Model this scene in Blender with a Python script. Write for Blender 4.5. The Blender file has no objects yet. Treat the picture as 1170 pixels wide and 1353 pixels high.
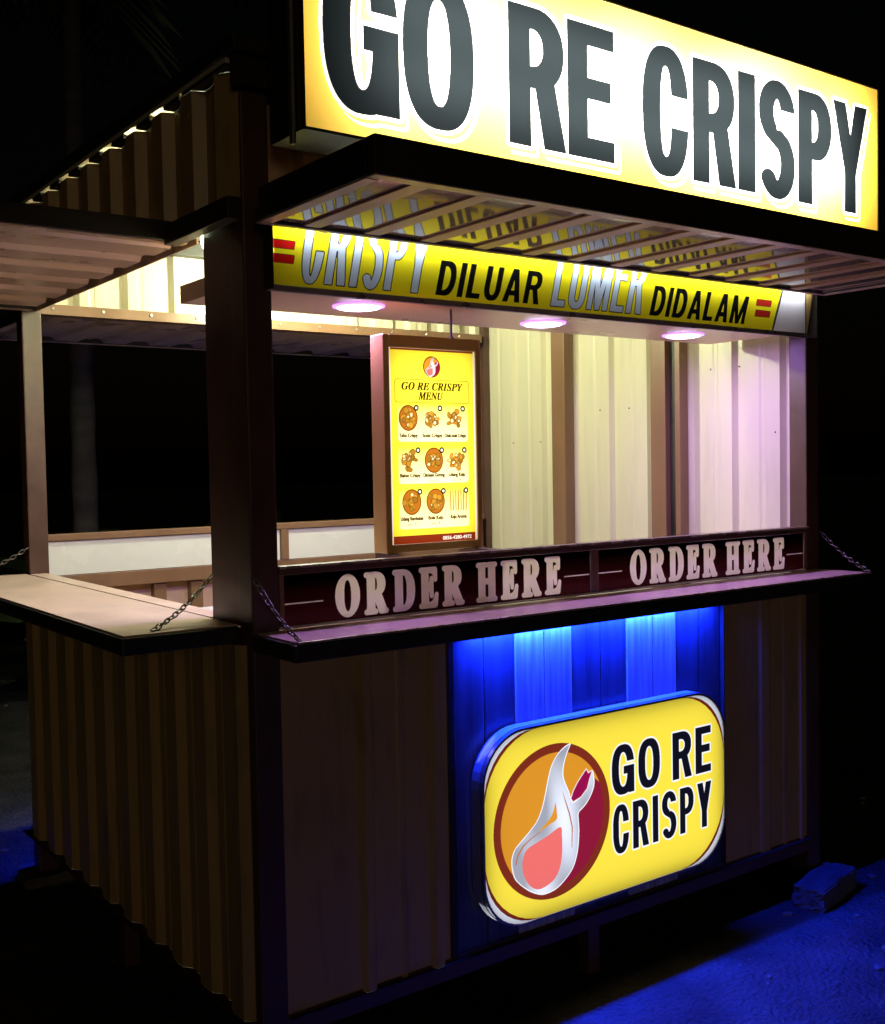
import bpy, bmesh, math, random
import numpy as np
from mathutils import Vector, Matrix

S = bpy.context.scene
COL = S.collection
rnd = random.Random(7)
nrs = np.random.RandomState(11)

# ------------------------------------------------------------------ camera
CAM_POS = Vector((-1.0203, -2.0592, 1.3308))
YAW, PITCH, ROLL = -0.6327, -0.0416, -0.0178
cam = bpy.data.cameras.new('camera')
cam.sensor_fit = 'HORIZONTAL'
cam.sensor_width = 36.0
cam.lens = 1460.1 / 1170.0 * 36.0
cam.clip_start = 0.05
cam.clip_end = 600.0
cam_o = bpy.data.objects.new('camera', cam)
COL.objects.link(cam_o)
fw = Vector((-math.sin(YAW) * math.cos(PITCH), math.cos(YAW) * math.cos(PITCH), math.sin(PITCH)))
rt = Vector((math.cos(YAW), math.sin(YAW), 0))
up = rt.cross(fw)
r2 = rt * math.cos(ROLL) + up * math.sin(ROLL)
u2 = up * math.cos(ROLL) - rt * math.sin(ROLL)
mw = Matrix.Identity(4)
for i in range(3):
    mw[i][0], mw[i][1], mw[i][2], mw[i][3] = r2[i], u2[i], -fw[i], CAM_POS[i]
cam_o.matrix_world = mw
S.camera = cam_o

# ------------------------------------------------------------------ night sky, faint far light, exposure
world = bpy.data.worlds.new('World')
S.world = world
world.use_nodes = True
wn = world.node_tree.nodes
bg = wn['Background']
sky = wn.new('ShaderNodeTexSky')
sky.sky_type = 'NISHITA'
sky.sun_disc = False
sky.sun_elevation = math.radians(1.0)
sky.sun_rotation = math.radians(200)
world.node_tree.links.new(sky.outputs[0], bg.inputs[0])
bg.inputs[1].default_value = 0.0006

sun = bpy.data.lights.new('faint_night_light', 'SUN')
sun.energy = 0.10
sun.angle = math.radians(12)
sun.color = (1.0, 0.76, 0.45)
sun_o = bpy.data.objects.new('faint_night_light', sun)
COL.objects.link(sun_o)
sun_o.rotation_euler = (math.radians(83), 0, math.radians(-25))

S.view_settings.view_transform = 'Standard'
S.view_settings.look = 'None'
S.view_settings.exposure = 0.0
S.view_settings.gamma = 1.0
S.cycles.use_denoising = True
S.cycles.sample_clamp_indirect = 4.0
S.cycles.max_bounces = 8
S.cycles.diffuse_bounces = 5
S.cycles.glossy_bounces = 4
S.cycles.caustics_reflective = False
S.cycles.caustics_refractive = False

# lamp energies, all in one place
P_ROOM, P_DOWN, P_BLUE, P_REAR = 52.0, 4.8, 52.0, 16.0
P_BIG, P_STRIP, P_ROUND, P_MENU = 34.0, 2.4, 1.5, 0.68

# ------------------------------------------------------------------ materials
def mat(name):
    m = bpy.data.materials.new(name)
    m.use_nodes = True
    return m, m.node_tree.nodes, m.node_tree.links, m.node_tree.nodes['Principled BSDF']

def paint(name, col, rough=0.5, var=0.12, scale=6.0, bump=0.02, bscale=60.0, metal=0.0, spec=0.5, coat=0.0, stretch=(1, 1, 1), rvar=0.12, dirt=0.0):
    m, n, l, b = mat(name)
    tc = n.new('ShaderNodeTexCoord')
    mp = n.new('ShaderNodeMapping')
    mp.inputs['Scale'].default_value = stretch
    l.new(tc.outputs['Object'], mp.inputs[0])
    t = n.new('ShaderNodeTexNoise')
    t.inputs['Scale'].default_value = scale
    t.inputs['Detail'].default_value = 6
    l.new(mp.outputs[0], t.inputs[0])
    r = n.new('ShaderNodeValToRGB')
    r.color_ramp.elements[0].position = 0.3
    r.color_ramp.elements[1].position = 0.72
    r.color_ramp.elements[0].color = tuple(c * (1 - var) for c in col) + (1,)
    r.color_ramp.elements[1].color = tuple(min(1, c * (1 + var)) for c in col) + (1,)
    l.new(t.outputs[0], r.inputs[0])
    out = r.outputs[0]
    if dirt:
        t3 = n.new('ShaderNodeTexNoise')
        t3.inputs['Scale'].default_value = 23
        t3.inputs['Detail'].default_value = 8
        l.new(mp.outputs[0], t3.inputs[0])
        r3 = n.new('ShaderNodeValToRGB')
        r3.color_ramp.elements[0].position = 0.52
        r3.color_ramp.elements[1].position = 0.74
        l.new(t3.outputs[0], r3.inputs[0])
        mul = n.new('ShaderNodeMath'); mul.operation = 'MULTIPLY'; mul.inputs[1].default_value = dirt
        l.new(r3.outputs[0], mul.inputs[0])
        mx = n.new('ShaderNodeMixRGB')
        mx.inputs[2].default_value = (0.10, 0.075, 0.05, 1)
        l.new(mul.outputs[0], mx.inputs[0])
        l.new(out, mx.inputs[1])
        out = mx.outputs[0]
    l.new(out, b.inputs['Base Color'])
    mr = n.new('ShaderNodeMapRange')
    mr.inputs[3].default_value = max(0.02, rough - rvar)
    mr.inputs[4].default_value = min(1, rough + rvar)
    l.new(t.outputs[0], mr.inputs[0])
    l.new(mr.outputs[0], b.inputs['Roughness'])
    b.inputs['Metallic'].default_value = metal
    b.inputs['Specular IOR Level'].default_value = spec
    b.inputs['Coat Weight'].default_value = coat
    b.inputs['Coat Roughness'].default_value = 0.05
    if coat >= 1: b.inputs['Coat IOR'].default_value = 1.9
    if bump:
        t2 = n.new('ShaderNodeTexNoise')
        t2.inputs['Scale'].default_value = bscale
        t2.inputs['Detail'].default_value = 4
        l.new(mp.outputs[0], t2.inputs[0])
        bp = n.new('ShaderNodeBump')
        bp.inputs['Strength'].default_value = bump
        bp.inputs['Distance'].default_value = 0.01
        l.new(t2.outputs[0], bp.inputs['Height'])
        l.new(bp.outputs[0], b.inputs['Normal'])
    return m

M = {}
M['brown'] = paint('brown_painted_steel', (0.078, 0.038, 0.026), 0.42, 0.2, 9, 0.05, 90, dirt=0.15)
M['brown_light'] = paint('brown_aluminium_profile', (0.19, 0.105, 0.062), 0.34, 0.12, 8, 0.03, 90, stretch=(1, 1, 0.2))
M['menu_frame'] = paint('golden_brown_frame', (0.70, 0.44, 0.14), 0.38, 0.12, 8, 0.03, 90, stretch=(1, 1, 0.2))
M['black'] = paint('black_painted_steel', (0.022, 0.018, 0.016), 0.5, 0.3, 8, 0.05, 60)
M['cream'] = paint('cream_painted_sheet', (0.60, 0.56, 0.42), 0.32, 0.06, 3, 0.015, 25, stretch=(1, 1, 0.15), dirt=0.10)
M['clad'] = paint('tan_painted_cladding', (0.44, 0.29, 0.115), 0.38, 0.14, 3, 0.02, 25, stretch=(1, 1, 0.2), dirt=0.45)
M['tan'] = paint('tan_painted_sheet', (0.70, 0.50, 0.37), 0.30, 0.08, 4, 0.015, 25, dirt=0.10)
M['bar_tan'] = paint('tan_painted_bar', (0.66, 0.43, 0.26), 0.40, 0.08, 6, 0.01, 60)
M['cream_under'] = paint('cream_awning_underside', (0.74, 0.60, 0.42), 0.30, 0.08, 4, 0.015, 25, dirt=0.10)
M['tan_gloss'] = paint('glossy_tan_sheet', (0.54, 0.38, 0.29), 0.08, 0.06, 3, 0.003, 5, spec=1.0, coat=1.0, rvar=0.04)
M['soffit'] = paint('soffit_laminate', (0.80, 0.58, 0.41), 0.30, 0.06, 4, 0.01, 40)
M['laminate'] = paint('shelf_laminate', (0.64, 0.47, 0.41), 0.34, 0.10, 7, 0.015, 120, stretch=(1, 1, 1), dirt=0.15)
M['trim'] = paint('aluminium_trim', (0.62, 0.50, 0.44), 0.28, 0.08, 20, 0.01, 90, metal=0.6)
M['white_board'] = paint('white_acrylic_board', (0.72, 0.72, 0.72), 0.25, 0.03, 3, 0.0, dirt=0.04)
M['white_case'] = paint('white_sign_edge', (0.75, 0.76, 0.8), 0.25, 0.05, 6, 0.0)
M['blue_trim'] = paint('glossy_grey_case', (0.30, 0.30, 0.32), 0.22, 0.08, 6, 0.0)
M['steel'] = paint('chain_steel', (0.17, 0.16, 0.155), 0.35, 0.25, 40, 0.05, 200, metal=0.9)
M['grey_alu'] = paint('grey_aluminium', (0.35, 0.32, 0.31), 0.3, 0.1, 20, 0.01, 90, metal=0.7)
M['maroon'] = paint('maroon_gloss_panel', (0.020, 0.0035, 0.0040), 0.20, 0.25, 5, 0.008, 12, coat=0.3)
M['letter'] = paint('beige_vinyl_lettering', (0.80, 0.64, 0.58), 0.45, 0.06, 20, 0.0)
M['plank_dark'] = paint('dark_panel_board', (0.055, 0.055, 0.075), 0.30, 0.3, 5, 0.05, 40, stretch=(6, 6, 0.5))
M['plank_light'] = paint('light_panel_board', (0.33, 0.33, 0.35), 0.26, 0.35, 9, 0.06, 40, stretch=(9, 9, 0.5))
M['concrete'] = paint('rough_concrete', (0.085, 0.08, 0.078), 0.9, 0.3, 18, 0.6, 60)
M['floor'] = paint('plywood_floor', (0.16, 0.11, 0.07), 0.6, 0.2, 5, 0.05, 60)
M['bark'] = paint('palm_bark', (0.09, 0.08, 0.06), 0.85, 0.35, 5, 0.5, 14, stretch=(1, 1, 3))
M['leaf'] = paint('palm_leaf', (0.06, 0.095, 0.032), 0.5, 0.4, 3, 0.0)
M['stone'] = paint('pebble', (0.13, 0.12, 0.11), 0.85, 0.4, 9, 0.3, 60)

def ground_mat():
    m, n, l, b = mat('packed_sand_ground')
    tc = n.new('ShaderNodeTexCoord')
    a = n.new('ShaderNodeTexNoise'); a.inputs['Scale'].default_value = 3.5; a.inputs['Detail'].default_value = 10
    c = n.new('ShaderNodeTexNoise'); c.inputs['Scale'].default_value = 70; c.inputs['Detail'].default_value = 5
    l.new(tc.outputs['Object'], a.inputs[0]); l.new(tc.outputs['Object'], c.inputs[0])
    r = n.new('ShaderNodeValToRGB')
    r.color_ramp.elements[0].position = 0.35; r.color_ramp.elements[1].position = 0.68
    r.color_ramp.elements[0].color = (0.05, 0.047, 0.042, 1); r.color_ramp.elements[1].color = (0.11, 0.104, 0.095, 1)
    l.new(a.outputs[0], r.inputs[0]); l.new(r.outputs[0], b.inputs['Base Color'])
    ad = n.new('ShaderNodeMath'); ad.operation = 'MULTIPLY_ADD'; ad.inputs[1].default_value = 2.2
    l.new(a.outputs[0], ad.inputs[0]); l.new(c.outputs[0], ad.inputs[2])
    bp = n.new('ShaderNodeBump'); bp.inputs['Strength'].default_value = 0.9; bp.inputs['Distance'].default_value = 0.03
    l.new(ad.outputs[0], bp.inputs['Height']); l.new(bp.outputs[0], b.inputs['Normal'])
    b.inputs['Roughness'].default_value = 0.95
    b.inputs['Specular IOR Level'].default_value = 0.15
    return m
M['ground'] = ground_mat()

def glow(name, col, strength):
    m, n, l, b = mat(name)
    b.inputs['Base Color'].default_value = (0.8, 0.8, 0.8, 1)
    b.inputs['Emission Color'].default_value = tuple(col) + (1,)
    b.inputs['Emission Strength'].default_value = strength
    return m

# ------------------------------------------------------------------ mesh helpers
def obj(name, bm, material, parent=None, smooth=False):
    me = bpy.data.meshes.new(name)
    bm.to_mesh(me); bm.free()
    if smooth:
        for p in me.polygons: p.use_smooth = True
    o = bpy.data.objects.new(name, me)
    COL.objects.link(o)
    if material is not None:
        me.materials.append(M[material] if isinstance(material, str) else material)
    if parent is not None:
        o.parent = parent
    return o

def tag(o, label, cat, group=None):
    o['label'] = label; o['category'] = cat
    if group: o['group'] = group
    return o

def thing(name, label, cat, loc=(0, 0, 0), group=None):
    o = bpy.data.objects.new(name, None)
    COL.objects.link(o); o.location = loc
    return tag(o, label, cat, group)

def box(bm, x0, x1, y0, y1, z0, z1):
    v = [bm.verts.new(p) for p in ((x0, y0, z0), (x1, y0, z0), (x1, y1, z0), (x0, y1, z0), (x0, y0, z1), (x1, y0, z1), (x1, y1, z1), (x0, y1, z1))]
    for f in ((3, 2, 1, 0), (4, 5, 6, 7), (0, 1, 5, 4), (1, 2, 6, 5), (2, 3, 7, 6), (3, 0, 4, 7)):
        bm.faces.new([v[i] for i in f])

def bev(bm, w=0.002, seg=2):
    bmesh.ops.bevel(bm, geom=list(bm.edges), offset=w, segments=seg, affect='EDGES', profile=0.6)

def bx(name, parent, material, *c, w=0.002):
    bm = bmesh.new(); box(bm, *c)
    if w: bev(bm, min(w, 0.3 * min(abs(c[1] - c[0]), abs(c[3] - c[2]), abs(c[5] - c[4]))))
    return obj(name, bm, material, parent)

def boxes(name, parent, material, cs, w=0.0015):
    bm = bmesh.new()
    for c in cs: box(bm, *c)
    if w: bev(bm, w, 1)
    return obj(name, bm, material, parent)

def sheet(name, parent, material, o, u, v, n, lu, lv, pitch=0.167, crown=0.055, side=0.014, h=0.022, phase=0.0, th=0.0012, minor=True):
    """trapezoid-rib metal sheet: origin o, runs along u (length lu), ribs along v (length lv), ribs rise along n"""
    o, u, v, n = Vector(o), Vector(u), Vector(v), Vector(n)
    pr = [(0.0, 0.0)]
    s = phase
    pan = pitch - crown - 2 * side
    while s < lu:
        pts = [(s, 0), (s + side, h), (s + side + crown, h), (s + 2 * side + crown, 0)]
        if minor:
            c = s + 2 * side + crown + pan / 2
            pts += [(c - .012, 0), (c - .006, .0025), (c + .006, .0025), (c + .012, 0)]
        pr += [q for q in pts if 0 < q[0] < lu]
        s += pitch
    pr.append((lu, 0.0))
    bm = bmesh.new()
    rows = []
    for off in (0.0, -th):
        a = [bm.verts.new(o + u * p + n * (q + off)) for p, q in pr]
        b = [bm.verts.new(o + u * p + n * (q + off) + v * lv) for p, q in pr]
        rows.append((a, b))
    for k, (a, b) in enumerate(rows):
        for i in range(len(pr) - 1):
            f = [a[i], a[i + 1], b[i + 1], b[i]]
            bm.faces.new(f if k == 0 else f[::-1])
    for i in range(len(pr) - 1):
        bm.faces.new([rows[0][0][i], rows[1][0][i], rows[1][0][i + 1], rows[0][0][i + 1]])
        bm.faces.new([rows[0][1][i], rows[0][1][i + 1], rows[1][1][i + 1], rows[1][1][i]])
    bmesh.ops.recalc_face_normals(bm, faces=bm.faces)
    return obj(name, bm, material, parent)

def tube(bm, pts, r, seg=8, closed=False):
    pts = [Vector(p) for p in pts]
    rings = []
    N = len(pts)
    for i, p in enumerate(pts):
        a = pts[(i - 1) % N] if (closed or i > 0) else p
        b = pts[(i + 1) % N] if (closed or i < N - 1) else p
        t = (b - a).normalized()
        x = t.cross(Vector((0.13, 0.31, 0.94)))
        if x.length < 1e-3: x = t.cross(Vector((1, 0, 0)))
        x.normalize(); y = t.cross(x)
        rr = r[i] if isinstance(r, (list, tuple)) else r
        rings.append([bm.verts.new(p + (x * math.cos(6.28319 * k / seg) + y * math.sin(6.28319 * k / seg)) * rr) for k in range(seg)])
    for i in range(N if closed else N - 1):
        A, B = rings[i], rings[(i + 1) % N]
        for k in range(seg):
            bm.faces.new([A[k], A[(k + 1) % seg], B[(k + 1) % seg], B[k]])
    if not closed:
        bm.faces.new(rings[0][::-1]); bm.faces.new(rings[-1])

def disc_lathe(bm, c, prof, seg=32):
    """lathe round z: prof list of (radius, z)"""
    rings = []
    for r, z in prof:
        rings.append([bm.verts.new((c[0] + r * math.cos(2 * math.pi * k / seg), c[1] + r * math.sin(2 * math.pi * k / seg), c[2] + z)) for k in range(seg)])
    for A, B in zip(rings, rings[1:]):
        for k in range(seg):
            bm.faces.new([A[k], A[(k + 1) % seg], B[(k + 1) % seg], B[k]])
    bm.faces.new(rings[-1]); bm.faces.new(rings[0][::-1])

# ------------------------------------------------------------------ print helpers: lettering and flat graphics drawn as arrays
_ec = {}
def glyph_edges(text):
    if text in _ec: return _ec[text]
    c = bpy.data.curves.new('tmp_text', 'FONT'); c.body = text; c.resolution_u = 8
    o = bpy.data.objects.new('tmp_text', c); COL.objects.link(o)
    bpy.context.view_layer.update()
    ev = o.evaluated_get(bpy.context.evaluated_depsgraph_get())
    me = ev.to_mesh()
    cnt = {}
    for p in me.polygons:
        for e in p.edge_keys: cnt[e] = cnt.get(e, 0) + 1
    vs = np.array([v.co[:2] for v in me.vertices])
    # split glyphs share no vertices inside one outline, so open edges are the outlines
    E = np.array([[*vs[a], *vs[b]] for (a, b), k in cnt.items() if k == 1])
    ev.to_mesh_clear()
    bpy.data.objects.remove(o); bpy.data.curves.remove(c)
    lo = np.array([min(E[:, 0].min(), E[:, 2].min()), min(E[:, 1].min(), E[:, 3].min())])
    hi = np.array([max(E[:, 0].max(), E[:, 2].max()), max(E[:, 1].max(), E[:, 3].max())])
    sc = np.array([hi[0] - lo[0], hi[1] - lo[1]])
    E = (E - np.r_[lo, lo]) / np.r_[sc, sc]
    _ec[text] = E
    return E

def fill_edges(shape, E):
    H, W = shape
    T = np.zeros((H, W + 1), np.int32)
    for x0, y0, x1, y1 in E:
        if y0 == y1: continue
        if y0 > y1: x0, y0, x1, y1 = x1, y1, x0, y0
        a = max(0, int(math.ceil(y0 - .5))); b = min(H - 1, int(math.ceil(y1 - .5)) - 1)
        if b < a: continue
        rr = np.arange(a, b + 1)
        xx = x0 + (rr + .5 - y0) * (x1 - x0) / (y1 - y0)
        np.add.at(T, (rr, np.clip(np.ceil(xx - .5), 0, W).astype(int)), 1)
    return (np.cumsum(T, 1)[:, :W] % 2).astype(bool)

def poly(shape, pts):
    pts = np.asarray(pts, float)
    return fill_edges(shape, np.c_[pts, np.roll(pts, -1, 0)])

def text_mask(shape, text, x0, x1, y0, y1, dil=(0, 0), shear=0.0):
    E = glyph_edges(text).copy()
    E = E * np.r_[x1 - x0 - 2 * dil[0], y1 - y0 - 2 * dil[1], x1 - x0 - 2 * dil[0], y1 - y0 - 2 * dil[1]] + np.r_[x0 + dil[0], y0 + dil[1], x0 + dil[0], y0 + dil[1]]
    if shear:
        E[:, 0] += (E[:, 1] - y0) * shear; E[:, 2] += (E[:, 3] - y0) * shear
    m = fill_edges(shape, E)
    if dil[0] or dil[1]: m = dil_rect(m, int(dil[0]), int(dil[1]))
    return m

def sans(shape, word, x0, x1, y0, y1, t, th=None, gap=0.1, shear=0.0, widths=None):
    """bold condensed grotesque capitals drawn from strokes; t stem, th bar thickness (pixels)"""
    H, W = shape
    th = th or t * .8
    h = y1 - y0
    rel = dict(I=None, M=1.32, G=1.04, O=1.04, C=1.0, D=1.0, S=.96, E=.84, L=.80, R=1.02, P=.95, Y=1.0, A=1.08, U=.98)
    if widths is None:
        n = len(word)
        k = sum(rel[c] or 0 for c in word)
        g = gap * h
        unit = (x1 - x0 - g * (n - 1) - t * word.count('I')) / k
        widths, x = [], x0
        for c in word:
            w = t if c == 'I' else rel[c] * unit
            widths.append((x, x + w)); x += w + g
    out = np.zeros(shape, bool)
    pad = int(abs(shear) * h) + 4
    for c, (a, b) in zip(word, widths):
        X0, X1 = max(0, int(a) - pad), min(W, int(b) + pad + 2)
        Y0, Y1 = max(0, int(y0) - 8), min(H, int(y1) + 8)
        if X1 <= X0 or Y1 <= Y0: continue
        yy, xx = np.mgrid[Y0:Y1, X0:X1]
        xx = xx + .5 - a - (yy - y0) * shear; yy = yy + .5 - y0
        w = b - a
        def rc(p, q, r, u): return (xx >= p) & (xx <= q) & (yy >= r) & (yy <= u)
        def se(cx, cy, rx, ry, e=2.5): return (np.abs((xx - cx) / rx) ** e + np.abs((yy - cy) / ry) ** e) <= 1
        def pg(pts):
            P_ = np.array(pts, float); m = np.zeros(xx.shape, bool)
            for (px, py), (qx, qy) in zip(P_, np.roll(P_, -1, 0)):
                if py == qy: continue
                cr = (yy >= min(py, qy)) & (yy < max(py, qy)) & (xx < px + (yy - py) * (qx - px) / (qy - py))
                m ^= cr
            return m
        o = h * .014
        ring = se(w / 2, h / 2, w / 2, h / 2 + o) & ~se(w / 2, h / 2, w / 2 - t, h / 2 + o - th, 2.3)
        if c == 'O': m = ring
        elif c == 'C': m = ring & ~rc(w * .5, w + 9, h * .385, h * .635)
        elif c == 'G':
            m = (ring & ~rc(w * .5, w + 9, h * .40, h * .655)) | rc(w * .52, w, h * .40, h * .40 + th) | (rc(w - t * .86, w, 0, h * .42))
        elif c == 'I': m = rc(0, w, 0, h)
        elif c == 'E': m = rc(0, t, 0, h) | rc(0, w, 0, th) | rc(0, w, h - th, h) | rc(0, w * .93, h * .525 - th / 2, h * .525 + th / 2)
        elif c == 'L': m = rc(0, t, 0, h) | rc(0, w, 0, th)
        elif c in 'PR':
            yb = h * (.40 if c == 'P' else .42); r = (h - yb) / 2; rx = min(r, w * .5)
            def bowl(x_, rr, rx_, yc): return rc(0, x_ - rx_, yc - rr, yc + rr) | se(x_ - rx_, yc, rx_, rr, 2.2) & (xx >= x_ - rx_)
            yc = yb + r
            m = rc(0, t, 0, h) | (bowl(w * (1 if c == 'P' else .97), r, rx, yc) & ~(bowl(w * (1 if c == 'P' else .97) - t, r - th, max(2, rx - t * .8), yc) & (xx > t)))
            if c == 'R': m |= pg([(w * .42, yb + th * .6), (w * .42 + t * .98, yb + th * .6), (w, 0), (w - t * 1.06, 0)])
        elif c == 'D':
            rx = w * .55
            def dd(q, r_, rx_): return rc(q * 0, w - q - rx_, r_, h - r_) | (se(w - q - rx_, h / 2, rx_, h / 2 - r_, 2.3) & (xx >= w - q - rx_))
            m = rc(0, t, 0, h) | (dd(0, 0, rx) & ~(dd(t, th, max(2, rx - t * .6)) & (xx > t)))
        elif c == 'U':
            ry = min(h * .4, w * .62)
            def uu(q, r_): return (rc(q, w - q, ry, h + 5) | (se(w / 2, ry, w / 2 - q, ry - r_ + o * (q == 0), 2.4) & (yy <= ry)))
            m = uu(0, 0) & ~uu(t, th) & (yy <= h)
        elif c == 'Y':
            m = rc(w / 2 - t / 2, w / 2 + t / 2, 0, h * .44) | pg([(0, h), (t * 1.08, h), (w / 2 + t * .5, h * .36), (w / 2 - t * .5, h * .36)]) | pg([(w, h), (w - t * 1.08, h), (w / 2 - t * .5, h * .36), (w / 2 + t * .5, h * .36)])
        elif c == 'A':
            m = (pg([(0, 0), (t * 1.02, 0), (w / 2 + t * .35, h), (w / 2 - t * .55, h)]) | pg([(w, 0), (w - t * 1.02, 0), (w / 2 - t * .35, h), (w / 2 + t * .55, h)]) | (rc(w * .22, w * .78, h * .20, h * .20 + th)))
        elif c == 'M':
            m = rc(0, t * .92, 0, h) | rc(w - t * .92, w, 0, h) | pg([(0, h), (t * 1.05, h), (w / 2 + t * .42, 0), (w / 2 - t * .42, 0)]) | pg([(w, h), (w - t * 1.05, h), (w / 2 - t * .42, 0), (w / 2 + t * .42, 0)])
        elif c == 'S':
            cx, rx = w / 2, (w - t) / 2
            ru, rl = (h * .475 - th * .5) / 2 , (h * .525 - th * .5) / 2
            yu, yl = h - th / 2 - ru + o, th / 2 + rl - o
            pts = [(cx + rx * math.cos(q), yu + ru * math.sin(q)) for q in np.linspace(.20, math.pi * 1.32, 26)]
            pts += [(cx + rx * math.cos(q), yl + rl * math.sin(q)) for q in np.linspace(math.pi * .32, -math.pi * .80, 26)]
            # elliptical brush: scale y so that the pen is round
            ky = t / th
            d2 = np.full(xx.shape, 1e9)
            for (px, py), (qx, qy) in zip(pts, pts[1:]):
                ax, ay, bx_, by_ = px, py * ky, qx, qy * ky
                L2 = (bx_ - ax) ** 2 + (by_ - ay) ** 2 + 1e-9
                u_ = np.clip(((xx - ax) * (bx_ - ax) + (yy * ky - ay) * (by_ - ay)) / L2, 0, 1)
                d2 = np.minimum(d2, (xx - ax - u_ * (bx_ - ax)) ** 2 + (yy * ky - ay - u_ * (by_ - ay)) ** 2)
            m = d2 <= (t / 2) ** 2
            m &= ~(rc(w * .5, w + 9, yu - h, yu + ru * .12) & (yy > h * .5 + th * .55) & (xx > w - t * 1.25)) 
        out[Y0:Y1, X0:X1] |= m
    return out

def _winx(m, hw):
    c = np.cumsum(np.pad(m.astype(np.int32), ((0, 0), (hw + 1, hw))), 1)
    return (c[:, 2 * hw + 1:] - c[:, :-(2 * hw + 1)]) > 0

def dil_rect(m, dx, dy):
    m = _winx(m, dx) if dx else m
    return _winx(m.T, dy).T if dy else m

def dil_disc(m, r):
    out = m.copy(); H = m.shape[0]
    for dy in range(-r, r + 1):
        s = _winx(m, int(math.sqrt(r * r - dy * dy)))
        if dy >= 0: out[dy:] |= s[:H - dy]
        else: out[:dy] |= s[-dy:]
    return out

def lin(r, g, b): return np.array([(c / 255 / 12.92) if c < 10 else ((c / 255 + .055) / 1.055) ** 2.4 for c in (r, g, b)])

def put(img, m, col, a=1.0):
    img[m] = img[m] * (1 - a) + np.asarray(col) * a

def print_mat(name, img, diffuse=0.0):
    """backlit acrylic: light from the lamps inside the box passes through the printed sheet"""
    H, W, _ = img.shape
    im = bpy.data.images.new(name, W, H, float_buffer=True)
    im.colorspace_settings.name = 'Non-Color'
    px = np.ones((H, W, 4), np.float32); px[:, :, :3] = img
    im.pixels.foreach_set(px.ravel()); im.update(); im.pack()
    m = bpy.data.materials.new(name); m.use_nodes = True
    n, l = m.node_tree.nodes, m.node_tree.links
    n.clear()
    out = n.new('ShaderNodeOutputMaterial')
    uv = n.new('ShaderNodeUVMap'); uv.uv_map = 'print'
    tx = n.new('ShaderNodeTexImage'); tx.image = im; tx.extension = 'EXTEND'
    l.new(uv.outputs[0], tx.inputs[0])
    tr = n.new('ShaderNodeBsdfTranslucent'); l.new(tx.outputs[0], tr.inputs[0])
    body = tr
    if diffuse:
        df = n.new('ShaderNodeBsdfDiffuse'); l.new(tx.outputs[0], df.inputs[0])
        body = n.new('ShaderNodeMixShader'); body.inputs[0].default_value = diffuse
        l.new(tr.outputs[0], body.inputs[1]); l.new(df.outputs[0], body.inputs[2])
    gl = n.new('ShaderNodeBsdfGlossy'); gl.inputs['Roughness'].default_value = 0.12
    fr = n.new('ShaderNodeFresnel'); fr.inputs[0].default_value = 1.4
    mul = n.new('ShaderNodeMath'); mul.operation = 'MULTIPLY'; mul.inputs[1].default_value = 0.4
    l.new(fr.outputs[0], mul.inputs[0])
    mx = n.new('ShaderNodeMixShader')
    l.new(mul.outputs[0], mx.inputs[0]); l.new(body.outputs[0], mx.inputs[1]); l.new(gl.outputs[0], mx.inputs[2])
    l.new(mx.outputs[0], out.inputs[0])
    return m

def face_plate(name, parent, material, outline, o, u, v):
    """flat printed sheet; outline in 0..1 print coordinates, o corner, u and v full edge vectors"""
    o, u, v = Vector(o), Vector(u), Vector(v)
    bm = bmesh.new()
    uvl = bm.loops.layers.uv.new('print')
    vs = [bm.verts.new(o + u * a + v * b) for a, b in outline]
    f = bm.faces.new(vs)
    for lp, (a, b) in zip(f.loops, outline): lp[uvl].uv = (a, b)
    return obj(name, bm, material, parent)

SQ = [(0, 0), (1, 0), (1, 1), (0, 1)]

def area(name, parent, loc, direction, sx, sy, power, col):
    L = bpy.data.lights.new(name, 'AREA'); L.shape = 'RECTANGLE'; L.size = sx; L.size_y = sy
    L.energy = power; L.color = col
    o = bpy.data.objects.new(name, L); COL.objects.link(o)
    o.location = loc
    o.rotation_euler = Vector(direction).to_track_quat('-Z', 'Y').to_euler()
    if parent is not None: o.parent = parent
    return o

# ================================================================== THE SETTING
bm = bmesh.new()
g0, g1 = -80.0, 80.0
bmesh.ops.create_grid(bm, x_segments=8, y_segments=8, size=80)
gr = obj('ground', bm, 'ground'); gr['kind'] = 'structure'

# ================================================================== THE KIOSK
W, D, ZT = 1.93, 1.64, 2.133
K = thing('food_kiosk', 'small brown and cream corrugated food kiosk with raised awnings and fold-down shelves', 'kiosk')
PW = 0.062
for (x, y) in ((0, 0), (W - PW, 0), (0, D - PW), (W - 0.032, D - 0.032)):
    q = 0.032 if x > 1 and y > 1 else PW
    bx('corner_post', K, 'brown', x, x + q, y, y + q, 0.035, ZT, w=0.004)
for (x, y) in ((0.94, 0.0), (0.0, 0.8), (W - 0.04, 0.8)):
    bx('leg', K, 'brown', x, x + 0.04, y + 0.005, y + 0.045, 0.0, 0.12)
# bottom frame, counter frame and top frame
for c in ((PW, W - PW, 0.002, 0.05), (PW, W - PW, D - 0.05, D - 0.002)):
    bx('bottom_beam', K, 'brown', *c, 0.12, 0.17)
    bx('top_beam', K, 'black', *c, 2.08, 2.132)
for c in ((0.002, 0.05, PW, D - PW), (W - 0.05, W - 0.002, PW, D - PW)):
    bx('bottom_beam', K, 'brown', *c, 0.12, 0.17)
for c in ((0.004, 0.05, PW, D - PW),):
    bx('counter_beam', K, 'brown', *c, 0.93, 0.985)
bx('floor_board', K, 'floor', 0.05, W - 0.05, 0.05, D - 0.05, 0.172, 0.19)
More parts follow.
